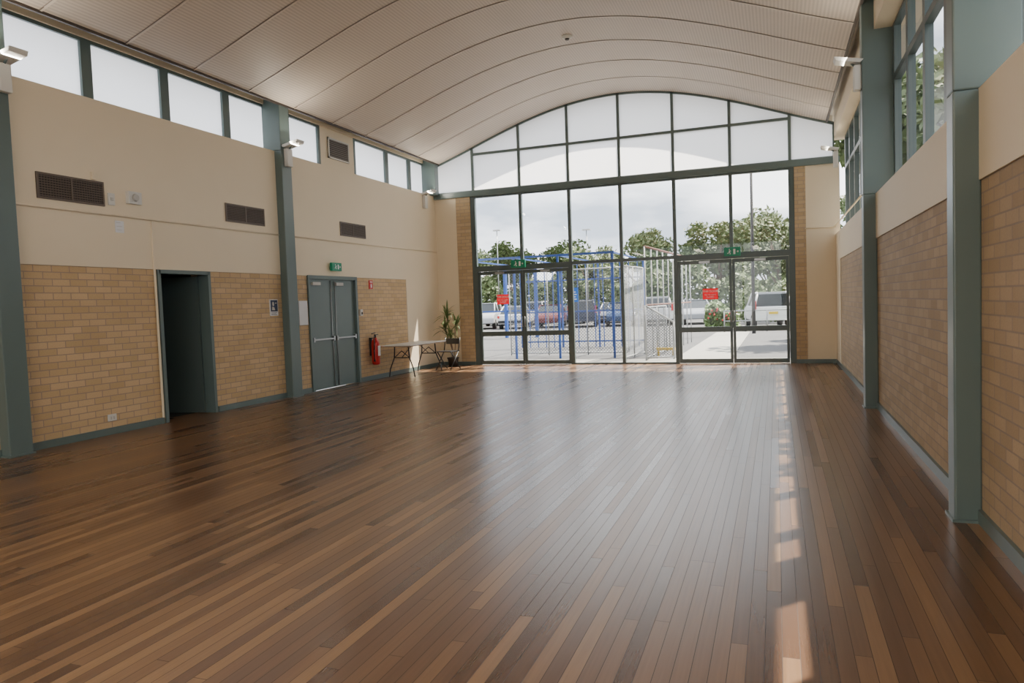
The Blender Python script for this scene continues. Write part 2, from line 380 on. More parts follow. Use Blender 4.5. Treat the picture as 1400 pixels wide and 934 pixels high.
def glass_door(x0,x1,name,lab):
    base=((x0+x1)/2,gy,0);f=B()
    f.box(x0,x0+.05,gy-.06,gy+.06,0,ZD);f.box(x1-.05,x1,gy-.06,gy+.06,0,ZD);f.box(x0,x1,gy-.07,gy+.07,ZD-.05,ZD+.05)
    o=S(f.done(name,m_steeld,base),lab);m=(x0+x1)/2
    for a,c,hx in ((x0+.055,m-.004,m-.035),(m+.004,x1-.055,m+.035)):
        lf=B();d=.025;st=.06
        lf.box(a,a+st,gy-d,gy+d,.01,ZD-.06);lf.box(c-st,c,gy-d,gy+d,.01,ZD-.06)
        lf.box(a+st,c-st,gy-d,gy+d,.01,.11);lf.box(a+st,c-st,gy-d,gy+d,ZD-.14,ZD-.06);lf.box(a+st,c-st,gy-d,gy+d,.74,.86)
        L=lf.done('leaf',m_steeld,base,o)
        g=B();g.quad([(a+st,gy,.11),(c-st,gy,.11),(c-st,gy,ZD-.14),(a+st,gy,ZD-.14)]);g.done('glass',m_glass,base,L)
        h=B();h.tube([(hx,gy-.026,.98),(hx,gy-.07,.98),(hx,gy-.07,1.22),(hx,gy-.026,1.22)],.01);h.done('handle',m_chrome,base,L)
        cl=B();cl.box((a+c)/2-.12,(a+c)/2+.12,gy-.08,gy-.03,ZD-.13,ZD-.08);cl.done('door_closer',m_chrome,base,L)
    return o
glass_door(mx[0],mx[2],'door_3','glazed double door in a dark green frame')
glass_door(mx[4],mx[6],'door_4','glazed double door in a dark green frame')
y0,y1,z1=D1;base=(XL,(y0+y1)/2,0)
f=B();f.box(XL-.2,XL+.015,y0-.03,y0+.025,0,z1+.03);f.box(XL-.2,XL+.015,y1-.025,y1+.03,0,z1+.03);f.box(XL-.2,XL+.015,y0,y1,z1-.025,z1+.03)
o=S(f.done('door_1',m_steel,base),'open grey-green door in a steel frame')
MM=Matrix.Translation((XL-.17,y1-.05,0))@Matrix.Rotation(radians(193),4,'Z')
lf=B();lf.box(0,.88,-.02,.02,.01,z1-.04,0,MM);L=lf.done('leaf',m_steeld,base,o)
h=B();h.box(.76,.84,.02,.028,.95,1.13,0,MM);h.cyl(MM@Vector((.8,.02,1.04)),MM@Vector((.8,.07,1.04)),.01);h.cyl(MM@Vector((.8,.065,1.04)),MM@Vector((.69,.065,1.04)),.009);h.done('handle',m_chrome,base,L)
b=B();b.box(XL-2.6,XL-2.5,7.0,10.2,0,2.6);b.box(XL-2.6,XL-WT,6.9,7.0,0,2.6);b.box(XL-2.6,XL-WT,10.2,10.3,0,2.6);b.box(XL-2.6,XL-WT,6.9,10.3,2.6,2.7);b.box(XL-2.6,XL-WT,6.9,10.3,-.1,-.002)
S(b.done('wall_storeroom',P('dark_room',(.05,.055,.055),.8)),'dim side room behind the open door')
y0,y1,z1=D2;base=(XL,(y0+y1)/2,0)
f=B();f.box(XL-.15,XL+.02,y0-.05,y0+.02,0,z1+.05);f.box(XL-.15,XL+.02,y1-.02,y1+.05,0,z1+.05);f.box(XL-.15,XL+.02,y0,y1,z1-.02,z1+.05)
o=S(f.done('door_2',m_steel,base),'grey-green double fire door with panic bars');m=(y0+y1)/2
for a,c,s in ((y0+.02,m-.003,1),(m+.003,y1-.02,-1)):
    lf=B();lf.box(XL-.08,XL-.035,a,c,.01,z1-.02);L=lf.done('leaf',m_steel,base,o,bevel=.003)
    e=c-.07 if s==1 else a+.07
    p=B();p.box(XL-.01,XL+.02,a+.04,c-.04,.98,1.01);p.box(XL-.035,XL+.015,a+.03,a+.08,.95,1.04);p.box(XL-.035,XL+.015,c-.08,c-.03,.95,1.04)
    p.cyl((XL-.02,e,.03),(XL-.02,e,z1-.05),.008,seg=8);p.done('panic_bar',m_chrome,base,L)
    cb=B();cb.box(XL-.035,XL+.02,a+.08,a+.33,z1-.14,z1-.08);cb.done('door_closer',m_grey,base,L)
# ------------------------------------------------------------------ wall fittings
m_vent=P('vent_metal',(.13,.1,.08),.5)
def vent(y0,y1,z0,z1):
    base=(XL,(y0+y1)/2,z0);e=empty('air_vent',base)
    f=B();w=.025
    f.box(XL,XL+.02,y0,y1,z0,z0+w);f.box(XL,XL+.02,y0,y1,z1-w,z1);m=(y0+y1)/2
    for a in (y0,m-w/2,y1-w): f.box(XL,XL+.02,a,a+w,z0+w,z1-w)
    f.done('frame',m_vent,base,e)
    g=B();g.box(XL,XL+.004,y0+w,y1-w,z0+w,z1-w,1)
    n=9
    for i in range(n):
        z=z0+w+(z1-z0-2*w)*(i+.5)/n; g.box(XL+.004,XL+.014,y0+w,y1-w,z-.004,z+.004,0)
    k=int((y1-y0)/.035)
    for i in range(1,k): 
        y=y0+(y1-y0)*i/k; g.box(XL+.004,XL+.012,y-.003,y+.003,z0+w,z1-w,0)
    g.done('grille',[m_vent,m_shadow],base,e)
    T(e,'brown metal double ventilation grille on the cream wall','vent','ventilation grilles on the wall')
vent(6.34,7.28,3.05,3.37);vent(9.55,10.50,3.07,3.37);vent(12.85,13.82,3.09,3.38)
def uplight(x,y,s,z,power=18):
    base=(x,y,z-.4);e=empty('wall_uplight',base)
    b=B();b.box(min(x,x+s*.09),max(x,x+s*.09),y-.07,y+.07,z-.38,z-.06);b.done('body',m_white,base,e,bevel=.01)
    M=Matrix.Translation((x+s*.16,y,z))@Matrix.Rotation(-s*radians(12),4,'Y')
    b=B();b.prism([(-.15,-.015),(.15,-.015),(.18,.035),(-.18,.035)],1,-.11,.11)
    for v in b.bm.verts: v.co=M@v.co
    b.done('lamp_head',m_white,base,e,bevel=.006)
    b=B();b.box(-.14,.14,-.09,.09,.036,.039,0,M);b.done('lamp_glass',m_lampglass,base,e)
    b=B();b.cyl((x+s*.06,y,z-.08),(x+s*.12,y,z-.01),.015);b.done('bracket',m_steel,base,e)
    T(e,'white wall uplight with tilted rectangular head on a column','lamp','wall uplights')
    l=bpy.data.lights.new('uplight_fill','AREA');l.shape='RECTANGLE';l.size=.3;l.size_y=.2;l.energy=power;l.color=(1,.92,.77)  # area light added as fill; the fitting itself is switched off
    o=link(bpy.data.objects.new('uplight_fill',l));o.location=M@Vector((0,0,.06));o.rotation_euler=Vector((s*1.3,0,1)).to_track_quat('-Z','Y').to_euler()
uplight(XL+.145,5.9,1,4.55);uplight(XL+.145,11.02,1,4.55);uplight(XL,16.7,1,4.45)
uplight(XR-.145,10.66,-1,4.57,8);uplight(XR,16.4,-1,4.5,8)
for x in (-6.6,-3.6,-.9):  # invented pendants, added behind the camera to brighten the hall
    e=empty('fill_pendant',(x,-2.3,3.9))
    b=B();b.box(-.16,.16,-1.4,1.4,0,.08);b.done('housing',m_white,(0,0,0),e,bevel=.01)
    b=B();b.box(-.14,.14,-1.35,1.35,.081,.09);b.done('diffuser',m_fillglow,(0,0,0),e)
    zt=zc(x)-3.9
    for yy in (-1.2,1.2):
        b=B();b.cyl((0,yy,.08),(0,yy,zt),.004,seg=6);b.done('cable',m_black,(0,0,0),e)
    T(e,'added white linear fill light hung behind the camera','pendant lamp','added fill lights over the rear of the hall')
    l=bpy.data.lights.new('pendant_fill','AREA');l.shape='RECTANGLE';l.size=.28;l.size_y=2.7;l.energy=190;l.color=(1,.91,.75)
    o=link(bpy.data.objects.new('pendant_fill',l));o.location=(x,-2.3,4.02);o.rotation_euler=(pi,0,0)
    l=bpy.data.lights.new('pendant_fill','AREA');l.shape='RECTANGLE';l.size=.28;l.size_y=2.7;l.energy=60;l.color=(1,.91,.75)
    o=link(bpy.data.objects.new('pendant_fill',l));o.location=(x,-2.3,3.88);o.rotation_euler=(0,0,0)
b=B();b.tube([(XL+.015,YB,2.93),(XL+.015,10.86,2.95)],.014);b.tube([(XL+.015,11.18,2.95),(XL+.015,YF-.10,2.99)],.014)
T(b.done('conduit_pipe',m_cream,(XL,8,2.93)),'cream painted conduit running along the wall','pipe')
b=B();b.box(XL,XL+.02,8.03,8.055,.09,2.93);T(b.done('cable_duct',m_cream,(XL,8.04,.09)),'thin cream vertical cable duct beside the open door','duct')
b=B();b.tube([(.62,YF-.075,2.99),(XR-.014,YF-.075,2.99),(XR-.014,10.8,2.99)],.014);T(b.done('conduit_pipe',m_cream,(XR,YF-.10,2.99)),'cream painted conduit turning the corner above the brick pier','pipe')
def wbox(name,y0,y1,z0,z1,d,lab,cat,extra=None,mat=None):
    base=(XL,(y0+y1)/2,z0);e=empty(name,base);b=B();b.box(XL-.012,XL+d,y0,y1,z0,z1);b.done('housing',mat or m_white,base,e,bevel=.004)
    if extra: extra(e,base)
    T(e,lab,cat);return e
def ex_dome(e,base):
    b=B();b.cyl((XL+.06,7.74,3.22),(XL+.085,7.74,3.22),.055,.045,16);b.done('cover',m_grey,base,e)
wbox('wall_siren',7.63,7.85,3.13,3.30,.06,'white square siren box with round centre on the cream wall','siren',ex_dome)
def ex_sw(e,base):
    b=B();b.box(XL+.02,XL+.03,7.37,7.41,3.14,3.18);b.done('button',m_grey,base,e)
wbox('wall_switch',7.34,7.44,3.08,3.24,.02,'small white switch plate on the cream wall','switch',ex_sw)
wbox('junction_box',7.10,7.16,3.38,3.48,.04,'small cream junction box on the wall','box',None,m_cream)
def ex_out(e,base):
    for a in (7.165,7.21):
        b=B();b.box(XL+.0,XL+.012,a,a+.015,.2,.24);b.done('socket',m_grey,base,e)
wbox('power_outlet',7.13,7.26,.18,.27,.008,'white double power outlet low on the brick wall','outlet',ex_out)
def ex_toggle(e,base):
    b=B();b.box(XL+.02,XL+.03,13.5,13.53,1.45,1.5);b.done('switch_toggle',m_shadow,base,e)
wbox('light_switch',13.46,13.56,1.42,1.56,.02,'small white light switch beside the double door','switch',ex_toggle)
def paper(name,y0,y1,z0,z1,lab,cat,rows,mat=None):
    base=(XL,(y0+y1)/2,z0);e=empty(name,base)
    b=B();b.box(XL-.015,XL+.004,y0,y1,z0,z1);b.done('sheet',m_paper,base,e)
    b=B();r=rows
    for i in range(r):
        z=z0+(z1-z0)*.92*(i+.7)/r
        b.box(XL+.004,XL+.0055,y0+.02,y1-.02-random.random()*.05,z,z+.005)
    if rows: b.done('print',m_grey if mat is None else mat,base,e)
    else: b.bm.free()
    T(e,lab,cat)
y0,y1,z0,z1=10.54,10.75,1.50,1.79;base=(XL,(y0+y1)/2,z0);e=empty('poster',base)
b=B();b.box(XL-.015,XL+.004,y0,y1,z0,z1);b.done('sheet',m_paper,base,e)
b=B();b.box(XL+.004,XL+.0055,y0+.012,y1-.012,z0+.075,z1-.012);
for i in range(3): b.box(XL+.004,XL+.0055,y0+.02,y1-.03-.03*(i%2),z0+.015+i*.018,z0+.022+i*.018)
b.done('print',m_pblue,base,e)
b=B()
def pol(pts): b.quad([(XL+.0065,y0+u*(y1-y0),z0+v*(z1-z0)) for u,v in pts])
pol([(.28,.62),(.38,.58),(.48,.62),(.50,.74),(.45,.84),(.32,.86),(.26,.76)]);pol([(.24,.56),(.50,.52),(.60,.34),(.2,.34)]);pol([(.62,.8),(.84,.8),(.84,.74),(.62,.74)])
b.done('figure',m_grey,base,e,nonorm=True)
T(e,'navy poster with a pale portrait figure pinned to the brick wall','poster')
paper('notice_sheet',11.36,11.62,1.30,1.76,'plain white notice sheet beside the double door','notice',0)
paper('notice_sheet',7.43,7.57,2.72,2.88,'small white notice with faint print under the conduit','notice',3)
def exit_sign(x,y,z,w,h,rotz,lab):
    e=empty('exit_sign',(x,y,z))
    b=B();b.box(-w/2,w/2,-.03,.03,0,h);b.done('housing',m_green,(0,0,0),e,bevel=.004)
    k=B();c=h/2;s=h*.85
    k.cyl((-.06,-.031,c+.30*s),(-.06,-.033,c+.30*s),.075*s,seg=12)
    def st(a,bb,t):
        a=Vector((a[0]*s,0,a[1]*s+c));bb=Vector((bb[0]*s,0,bb[1]*s+c));d=(bb-a).normalized();n=Vector((-d.z,0,d.x))*t*s/2
        k.quad([(p.x,-.0335,p.z) for p in (a-n,bb-n,bb+n,a+n)])
    st((-.28,.17),(-.36,-.08),.14);st((-.36,-.08),(-.22,-.2),.09);st((-.22,-.2),(-.28,-.36),.09);st((-.36,-.08),(-.52,-.2),.09);st((-.52,-.2),(-.62,-.2),.08);st((-.28,.15),(-.14,.05),.07);st((-.3,.15),(-.45,.05),.07)
    k.box(.15*s,.42*s,-.0335,-.0315,c-.34*s,c+.34*s)
    st((.58,0),(.8,0),.08);st((.7,.12),(.82,0),.08);st((.7,-.12),(.82,0),.08)
    k.done('pictogram',m_signwhite,(0,0,0),e)
    e.rotation_euler=(0,0,rotz);T(e,lab,'exit sign','green exit signs');return e
exit_sign(-6.12,YF-.11,2.47,.38,.20,0,'green running-figure exit sign above the glazed door')
exit_sign(-.93,YF-.11,2.47,.36,.20,0,'green running-figure exit sign above the glazed door')
exit_sign(XL+.06,12.55,2.35,.33,.165,radians(90),'green running-figure exit sign above the double fire door')
def warn(x,z,w,h):
    e=empty('warning_sign',(x,YF-.03,z));b=B();b.quad([(-w/2,0,0),(w/2,0,0),(w/2,0,h),(-w/2,0,h)]);b.done('plate',m_redfilm,(0,0,0),e)
    text_mesh('THIS DOOR',h*.26,'lettering',m_whitefilm,e,(0,-.003,h*.74),(pi/2,0,0),bold=.003)
    text_mesh('TO BE KEPT\nCLOSED',h*.2,'lettering',m_whitefilm,e,(0,-.003,h*.3),(pi/2,0,0),bold=.002)
    T(e,'red warning notice with white lettering on the glass door','sign','red notices on the glass doors')
warn(-6.60,1.56,.33,.25);warn(-1.44,1.50,.34,.25)
e=empty('fire_sign',(XL,13.97,2.0));b=B();b.box(-.015,.004,-.07,.07,0,.19);b.done('plate',m_red,(0,0,0),e)
b=B();b.box(.004,.006,-.02,.02,.03,.10);b.box(.004,.006,-.01,.01,.10,.12);b.box(.004,.006,-.05,.05,.145,.165);b.done('print',m_signwhite,(0,0,0),e);T(e,'red fire extinguisher location sign on the brick wall','sign')
ex,ey=XL+.12,13.84
e=empty('fire_extinguisher',(ex,ey,.33))
b=B();b.lathe((0,0,0),[(.05,0),(.085,.02),(.09,.06),(.09,.46),(.08,.52),(.045,.57),(.03,.6)],22);b.done('cylinder',m_red,(0,0,0),e)
b=B();b.cyl((0,0,.6),(0,0,.66),.025);b.box(-.02,.02,-.02,.11,.655,.67);b.box(-.02,.02,-.02,.10,.69,.705,0,Matrix.Rotation(.15,4,'X'));b.done('handle',m_black,(0,0,0),e)
b=B();b.tube([(.0,-.03,.63),(.03,-.09,.62),(.05,-.125,.54),(.04,-.125,.35),(.03,-.115,.15)],.012);b.cyl((.03,-.115,.15),(.03,-.11,.08),.012,.024);b.done('hose',m_black,(0,0,0),e)
b=B();b.box(.088,.093,-.05,.05,.2,.42);b.done('instruction_band',m_signwhite,(0,0,0),e)
b=B();b.box(-.136,-.085,-.03,.03,.2,.6);b.box(-.12,.0,-.012,.012,.585,.6);b.done('wall_bracket',m_black,(0,0,0),e)
T(e,'red fire extinguisher with black hose hung on the brick wall','fire extinguisher')
x,y,r=-3.58,13.3,.1;z=zc(x);e=empty('smoke_detector',(x,y,z))
b=B();b.lathe((0,0,-.05),[(r*.6,0),(r*.95,.02),(r,.05)],20);b.done('housing',m_white,(0,0,0),e)
b=B();b.lathe((0,0,-.075),[(r*.3,0),(r*.45,.02),(r*.45,.03)],14);b.done('sensor',m_brown,(0,0,0),e)
T(e,'round white detector mounted on the vaulted ceiling','detector')
# trestle table
tx0,tx1,ty0,ty1=-8.24,-7.50,13.97,15.80;base=((tx0+tx1)/2,(ty0+ty1)/2,0)
e=empty('folding_table',base)
b=B();b.box(tx0,tx1,ty0,ty1,.722,.74,0);b.box(tx0+.002,tx1-.002,ty0+.002,ty1-.002,.705,.721,1);b.done('tabletop',[m_ttop,m_tedge],base,e,bevel=.003)
for yy,sg in ((ty0+.28,1),(ty1-.22,-1)):
    b=B();xa,xb=tx0+.08,tx1-.08
    b.tube([(xa+.12,yy,.705),(xa+.10,yy,.45),(xa,yy-sg*.02,.2),(xa-.03,yy-sg*.02,.015)],.014)
    b.tube([(xb-.12,yy,.705),(xb-.10,yy,.45),(xb,yy-sg*.02,.2),(xb+.03,yy-sg*.02,.015)],.014)
    b.tube([(xa+.10,yy,.45),(xb-.10,yy,.45)],.011);b.tube([(xa+.10,yy,.45),((xa+xb)/2,yy,.6),(xb-.10,yy,.45)],.009)
    b.tube([((xa+xb)/2,yy,.45),((xa+xb)/2,yy+sg*.5,.705)],.009)
    b.done('leg',m_black,base,e)
T(e,'folding trestle table with pale top and black steel legs','table')
e=empty('folding_chair',(-7.62,16.14,0))
b=B();b.box(-.21,.21,-.2,.2,.44,.465);b.done('seat',m_black,(0,0,0),e,bevel=.01)
b=B();b.box(-.205,.205,.195,.215,.62,.76);b.done('backrest',m_black,(0,0,0),e,bevel=.008)
for sx in (-.22,.22):
    b=B();b.tube([(sx,.205,.78),(sx,.13,.45),(sx,-.22,.012)],.013);b.done('leg',m_black,(0,0,0),e)
    b=B();b.tube([(sx*.94,-.17,.45),(sx*.94,.2,.012)],.013);b.done('leg',m_black,(0,0,0),e)
e.rotation_euler=(0,0,radians(-12));T(e,'black metal folding chair at the end of the table','chair')
px,py=-7.86,16.93;e=empty('potted_plant',(px,py,0))
b=B();b.lathe((0,0,0),[(.11,0),(.14,.20),(.155,.21),(.155,.24),(.13,.24)],24);b.done('pot',m_pot,(0,0,0),e)
b=B();b.lathe((0,0,.20),[(.13,0),(.12,.03),(.02,.045)],16);b.done('soil',m_soil,(0,0,0),e)
stems=[((0,0),(-.12,.0,1.42)),((.02,.02),(.14,-.03,1.2)),((-.02,-.02),(.0,-.1,.9)),((0,.02),(-.15,-.06,1.05))]
b=B();lv=B();rnd=random.Random(3)
for (sx,sy),(tx,ty,tz) in stems:
    pts=[Vector((sx+(tx-sx)*t+.02*sin(6*t),sy+(ty-sy)*t,.24+(tz-.24)*t)) for t in [i/5 for i in range(6)]];b.tube(pts,.010,7)
    for i in range(38):
        a=rnd.random()*2*pi;el=rnd.uniform(.0,1.4);L=rnd.uniform(.32,.5);c=pts[-1]-Vector((0,0,rnd.random()*.2))
        if sin(a)>.3: L*=.55
        if cos(a)<-.5: L*=.8
        d=Vector((cos(a),sin(a),0));sd=Vector((-sin(a),cos(a),0));prev=None
        for j in range(7):
            t=j/6;w=.018*sin(pi*(.12+.88*t))+.002
            p=c+d*(L*t*cos(el))+Vector((0,0,L*t*sin(el)-.45*L*t*t*(1.1-el*.5)))
            cur=(lv.bm.verts.new(p-sd*w),lv.bm.verts.new(p+sd*w))
            if prev: lv.bm.faces.new([prev[0],cur[0],cur[1],prev[1]])
            prev=cur
b.done('stem',m_bark,(0,0,0),e);lv.done('leaves',m_leaf2,(0,0,0),e,nonorm=True)
T(e,'tall leafy dracaena with strappy leaves in a dark pot','plant')
# ------------------------------------------------------------------ exterior
b=B();b.box(-90,60,YF+.3,110,-.12,-.03);b.box(XR+WT,60,-30,YF+.3,-.12,-.031);b.box(-60,XR+WT,-40,YB-.2,-.12,-.031);T(b.done('car_park_ground',m_asph),'grey asphalt car park outside the hall','ground')['kind']='stuff'
b=B();b.box(-9.5,2.5,YF+.06,19.0,-.028,-.012);b.box(-2.5,-1.1,19.0,33,-.028,-.012);T(b.done('concrete_path',m_conc),'pale sunlit concrete path leading to the glass doors','path')
b=B();b.box(-1.0,4.5,34,35.6,-.028,0);T(b.done('lawn',m_grass),'strip of grass beside the path','grass')['kind']='stuff'
def make_leafcloud(seed,n,R,H):
    r=random.Random(seed);lv=B()
    blobs=[(Vector((r.uniform(-R,R)*.75,r.uniform(-R,R)*.6,H+r.uniform(-.75,.55)*R*1.0)),R*r.uniform(.28,.46)) for _ in range(18)]
    for i in range(n):
        c,rr=blobs[i%18];v=Vector((r.gauss(0,1),r.gauss(0,1),r.gauss(0,1))).normalized()*rr*(r.random()**.4);v.z*=.7;p=c+v
        a=Vector((r.gauss(0,1),r.gauss(0,1),r.gauss(0,1))).normalized();bb=a.orthogonal().normalized();s=r.uniform(.08,.19)
        lv.quad([p-a*s,p+bb*s*.5,p+a*s,p-bb*s*.5])
    return lv,blobs
protos=[]
def make_tree(seed,loc,R,H,sc,lab,grp='gum trees beyond the car park'):
    e=empty('tree',loc);lv,bl=make_leafcloud(seed,5800,R,H)
    t=B();t.cyl((0,0,-.02),(0,0,H*.45),.15,.1,10)
    for c,rr in bl[:9]: t.cyl((0,0,H*.42),tuple(c),.07,.02,7)
    t.done('trunk',m_bark,(0,0,0),e);lv.done('foliage',m_leaf,(0,0,0),e,nonorm=True)
    e.scale=(sc,)*3;T(e,lab,'tree',grp);protos.append(e);return e
tl='leafy green gum tree with a spreading crown'
make_tree(1,(-34,62,0),2.4,4.0,1.1,tl);make_tree(2,(-29.5,60,0),2.2,4.4,1.05,tl);make_tree(3,(-25,64,0),2.6,3.6,1.2,tl)
rn=random.Random(5)
for i,(x,y,s) in enumerate([(-39,62,1.1),(-21.4,59.5,1.1),(-17.6,64,1.25),(-14.2,59.5,1.1),(-11.2,65,1.25),(-8.6,59.5,1.0),(-4.6,62,1.4),(-.6,68,1.2),(.4,48,1.25),(5.6,47,1.25),(10.5,41,1.3)]):
    copy_thing(protos[i%3],(x,y,.01),rn.random()*6,(s,s,s*rn.uniform(.95,1.05)))
for i,(x,y,s) in enumerate([(5.4,10.6,1.25),(5.3,18.5,1.35),(6.2,27,1.7),(8.4,36.5,1.4)]):
    k=copy_thing(protos[(i)%3],(x,y,.03),i*1.3,(s,s,s));k['group']='trees beside the hall';k['label']='leafy tree standing beside the hall windows'
b=B();r=random.Random(9)
for i in range(15000):
    x=r.uniform(-45,3);y=56+r.uniform(-.7,.7);z=.24+r.uniform(0,1.0)**.7*(3.2+.6*sin(x*.7)+.5*sin(x*1.9));p=Vector((x,y,z));a=Vector((r.gauss(0,1),r.gauss(0,1),r.gauss(0,1))).normalized();q=a.orthogonal().normalized();s=r.uniform(.15,.3)
    b.quad([p-a*s,p+q*s*.6,p+a*s,p-q*s*.6])
T(b.done('hedge',m_leaf,nonorm=True),'long green hedge behind the parked cars','hedge')['kind']='stuff'
def shrub(x0,x1,yc,h,n,lab,flowers=0):
    e=empty('shrub',((x0+x1)/2,yc,0));b=B()
    for i in range(n):
        x=r.uniform(x0,x1);y=yc+r.uniform(-.6,.6);z=.12+r.uniform(0,1)*(h+.25*sin(x*4));p=Vector((x,y,z));a=Vector((r.gauss(0,1),r.gauss(0,1),r.gauss(0,1))).normalized();q=a.orthogonal().normalized();s=r.uniform(.08,.16)
        b.quad([p-a*s,p+q*s*.6,p+a*s,p-q*s*.6])
    b.done('foliage',m_leaf2 if flowers else m_leaf,e.location,e,nonorm=True)
    if flowers:
        b=B()
        for i in range(flowers):
            p=Vector((r.uniform(x0,x1),yc-.55+r.uniform(-.1,.1),r.uniform(.4,h)));b.ball(p,.05,6)
        b.done('flowers',m_flower,e.location,e)['kind']='stuff'
    T(e,lab,'shrub')
shrub(-3.2,-1.7,36,1.0,1700,'flowering green shrub with small red blooms near the path',26)
shrub(-2.4,5.2,42.6,2.0,3400,'tall clipped green hedge shrub behind the white car')
def make_car(loc,rz,col,suv,lab,plate=False):
    e=empty('car',loc);m=P('car_paint',col,.25,.1,var=.02)
    H=1.68 if suv else 1.43;w=.88
    if suv: low=[(-2.15,.35),(-2.2,.6),(-2.18,1.02),(1.1,1.05),(2.0,.92),(2.18,.7),(2.15,.35)];top=[(-2.12,1.02),(-1.95,1.60),(-1.7,H),(.35,H-.02),(1.15,1.05)]
    else: low=[(-2.2,.3),(-2.25,.6),(-2.15,.9),(-1.3,.95),(1.0,.93),(2.0,.8),(2.2,.6),(2.15,.3)];top=[(-1.75,.93),(-1.1,1.36),(-.7,H),(.2,H-.02),(1.05,.93)]
    b=B();b.prism(low,0,-w,w);bd=b.done('body',m,(0,0,0),e,bevel=.06)
    b=B();n=len(top)
    def inset(y,z): return w-.06-(.17*(z-.95)/(H-.95))
    A=[b.bm.verts.new((-inset(*p),p[0],p[1])) for p in top];C=[b.bm.verts.new((inset(*p),p[0],p[1])) for p in top]
    b.bm.faces.new(A);b.bm.faces.new(C[::-1])
    for i in range(n-1): b.bm.faces.new([A[i],A[i+1],C[i+1],C[i]])
    b.done('windows',m_carglass,(0,0,0),e)
    b=B();zt=H-.01
    yr0,yr1=top[2][0],top[3][0];b.box(-w+.24,w-.24,yr0-.05,yr1+.05,zt-.02,zt+.025)
    for sx in (-1,1):
        for p0,p1 in ((top[0],top[1]),(top[1],top[2]),(top[3],top[4])):
            b.cyl((sx*(inset(*p0)+.005),p0[0],p0[1]),(sx*(inset(*p1)+.005),p1[0],p1[1]),.045,seg=6)
        b.cyl((sx*(inset(0,.95)+.004),-.45,.95),(sx*(inset(0,H)+.004),-.45,H),.035,seg=6);b.cyl((sx*(inset(0,H)),yr0,H-.02),(sx*inset(0,H),yr1,H-.02),.045,seg=6)
    b.done('roof',m,(0,0,0),e)
    for sx in (-1,1):
        for yy in (-1.35,1.35):
            b=B();b.cyl((sx*(w-.2),yy,.29),(sx*(w+.01),yy,.29),.32,seg=20,mi=0);b.cyl((sx*(w+.01),yy,.29),(sx*(w+.02),yy,.29),.2,seg=14,mi=1);b.done('wheel',[m_tyre,m_chrome],(0,0,0),e)
        b=B();zz=.85 if suv else .68;b.box(sx*w-.12 if sx>0 else -w,sx*w if sx>0 else -w+.12,-2.26,-2.1,zz,zz+(.45 if suv else .16));b.done('tail_light',m_tail,(0,0,0),e)
    b=B();b.box(-w+.03,w-.03,-2.28,-2.1,.36,.52);b.done('bumper',m if suv else m_tyre,(0,0,0),e)
    if plate:
        b=B();b.box(-.2,.2,-2.285,-2.23,.66,.77);b.done('number_plate',m_yel,(0,0,0),e)
    e.rotation_euler=(0,0,rz);T(e,lab,'car');return e
make_car((-.45,38.2,0),radians(8),(.8,.8,.8),True,'white four wheel drive parked facing away beside shrubs',True)
cols=[((.5,.5,.52),'silver sedan parked in the car park',False),((.65,.65,.65),'white hatchback parked in the car park',False),((.15,.16,.18),'dark grey sedan parked in the car park',False),((.5,.51,.53),'silver four wheel drive parked in the car park',True),((.65,.65,.65),'white sedan parked in the car park',False),((.14,.025,.025),'dark maroon sedan parked in the car park',False),((.03,.04,.07),'dark blue four wheel drive parked in the car park',True),((.02,.05,.13),'navy sedan parked in the car park',False),((.65,.65,.65),'white wagon parked in the car park',True),((.35,.37,.4),'grey hatchback parked in the car park',False)]
for i,(c,l,s) in enumerate(cols): make_car((-25.4+2.3*i,45+.4*(i%2),0),radians(180*(i%2)+12),c,s,l)
for i,(c,l,s) in enumerate([cols[j] for j in (1,6,0,2,8,7,4,3)]): make_car((-28.5+2.9*i,51.8,0),radians(180*(i%2)+8),c,s,l)
e=empty('blue_shelter_frame',(-6,21,-.03));base=(-6,21,-.03)
Xs=[-8.6,-7.07,-5.76,-4.2];Ys=[19.6,24.5]
for y in Ys:
    for x in Xs:
        b=B();b.box(x-.028,x+.028,y-.028,y+.028,-.03,2.85);b.done('post',m_blue,base,e)
b=B()
for y in Ys: b.box(-8.65,-4.15,y-.028,y+.028,2.85,2.91)
for x in Xs: b.box(x-.02,x+.02,Ys[0]+.05,Ys[1]-.05,2.86,2.90)
b.box(-8.65,-4.15,24.48,24.52,1.2,1.25);b.box(-8.65,-4.15,24.48,24.52,2.3,2.35);b.box(-8.65,-4.15,24.48,24.52,.15,.2)
for i in range(1,15): b.box(-8.6+i*.3-.012,-8.6+i*.3+.012,24.48,24.52,-.03,2.85)
b.done('beam',m_blue,base,e)
T(e,'blue painted steel post and beam court fence on the forecourt','frame')
b=B()
for x in (-15,-13.5,-12,-10.5): b.box(x-.06,x+.06,31.9,32.1,-.03,3.2)
b.box(-15.1,-10.4,31.9,32.1,3.2,3.38);b.box(-15.1,-10.4,31.95,32.05,1.2,1.27);T(b.done('blue_gate_frame',m_blue,(-12,32,-.03)),'blue steel portal frame in the car park','frame')
e=empty('court_sign',(-5.58,20.56,1.55));b=B();b.box(-.13,.13,0,.012,0,.42);b.done('plate',m_signblue,(0,0,0),e)
b=B()
for i in range(4): b.box(-.09,.09-.03*(i%2),-.002,0,.07+i*.07,.095+i*.07)
b.done('print',m_signwhite,(0,0,0),e);T(e,'small blue information sign fixed to the court fence','sign')
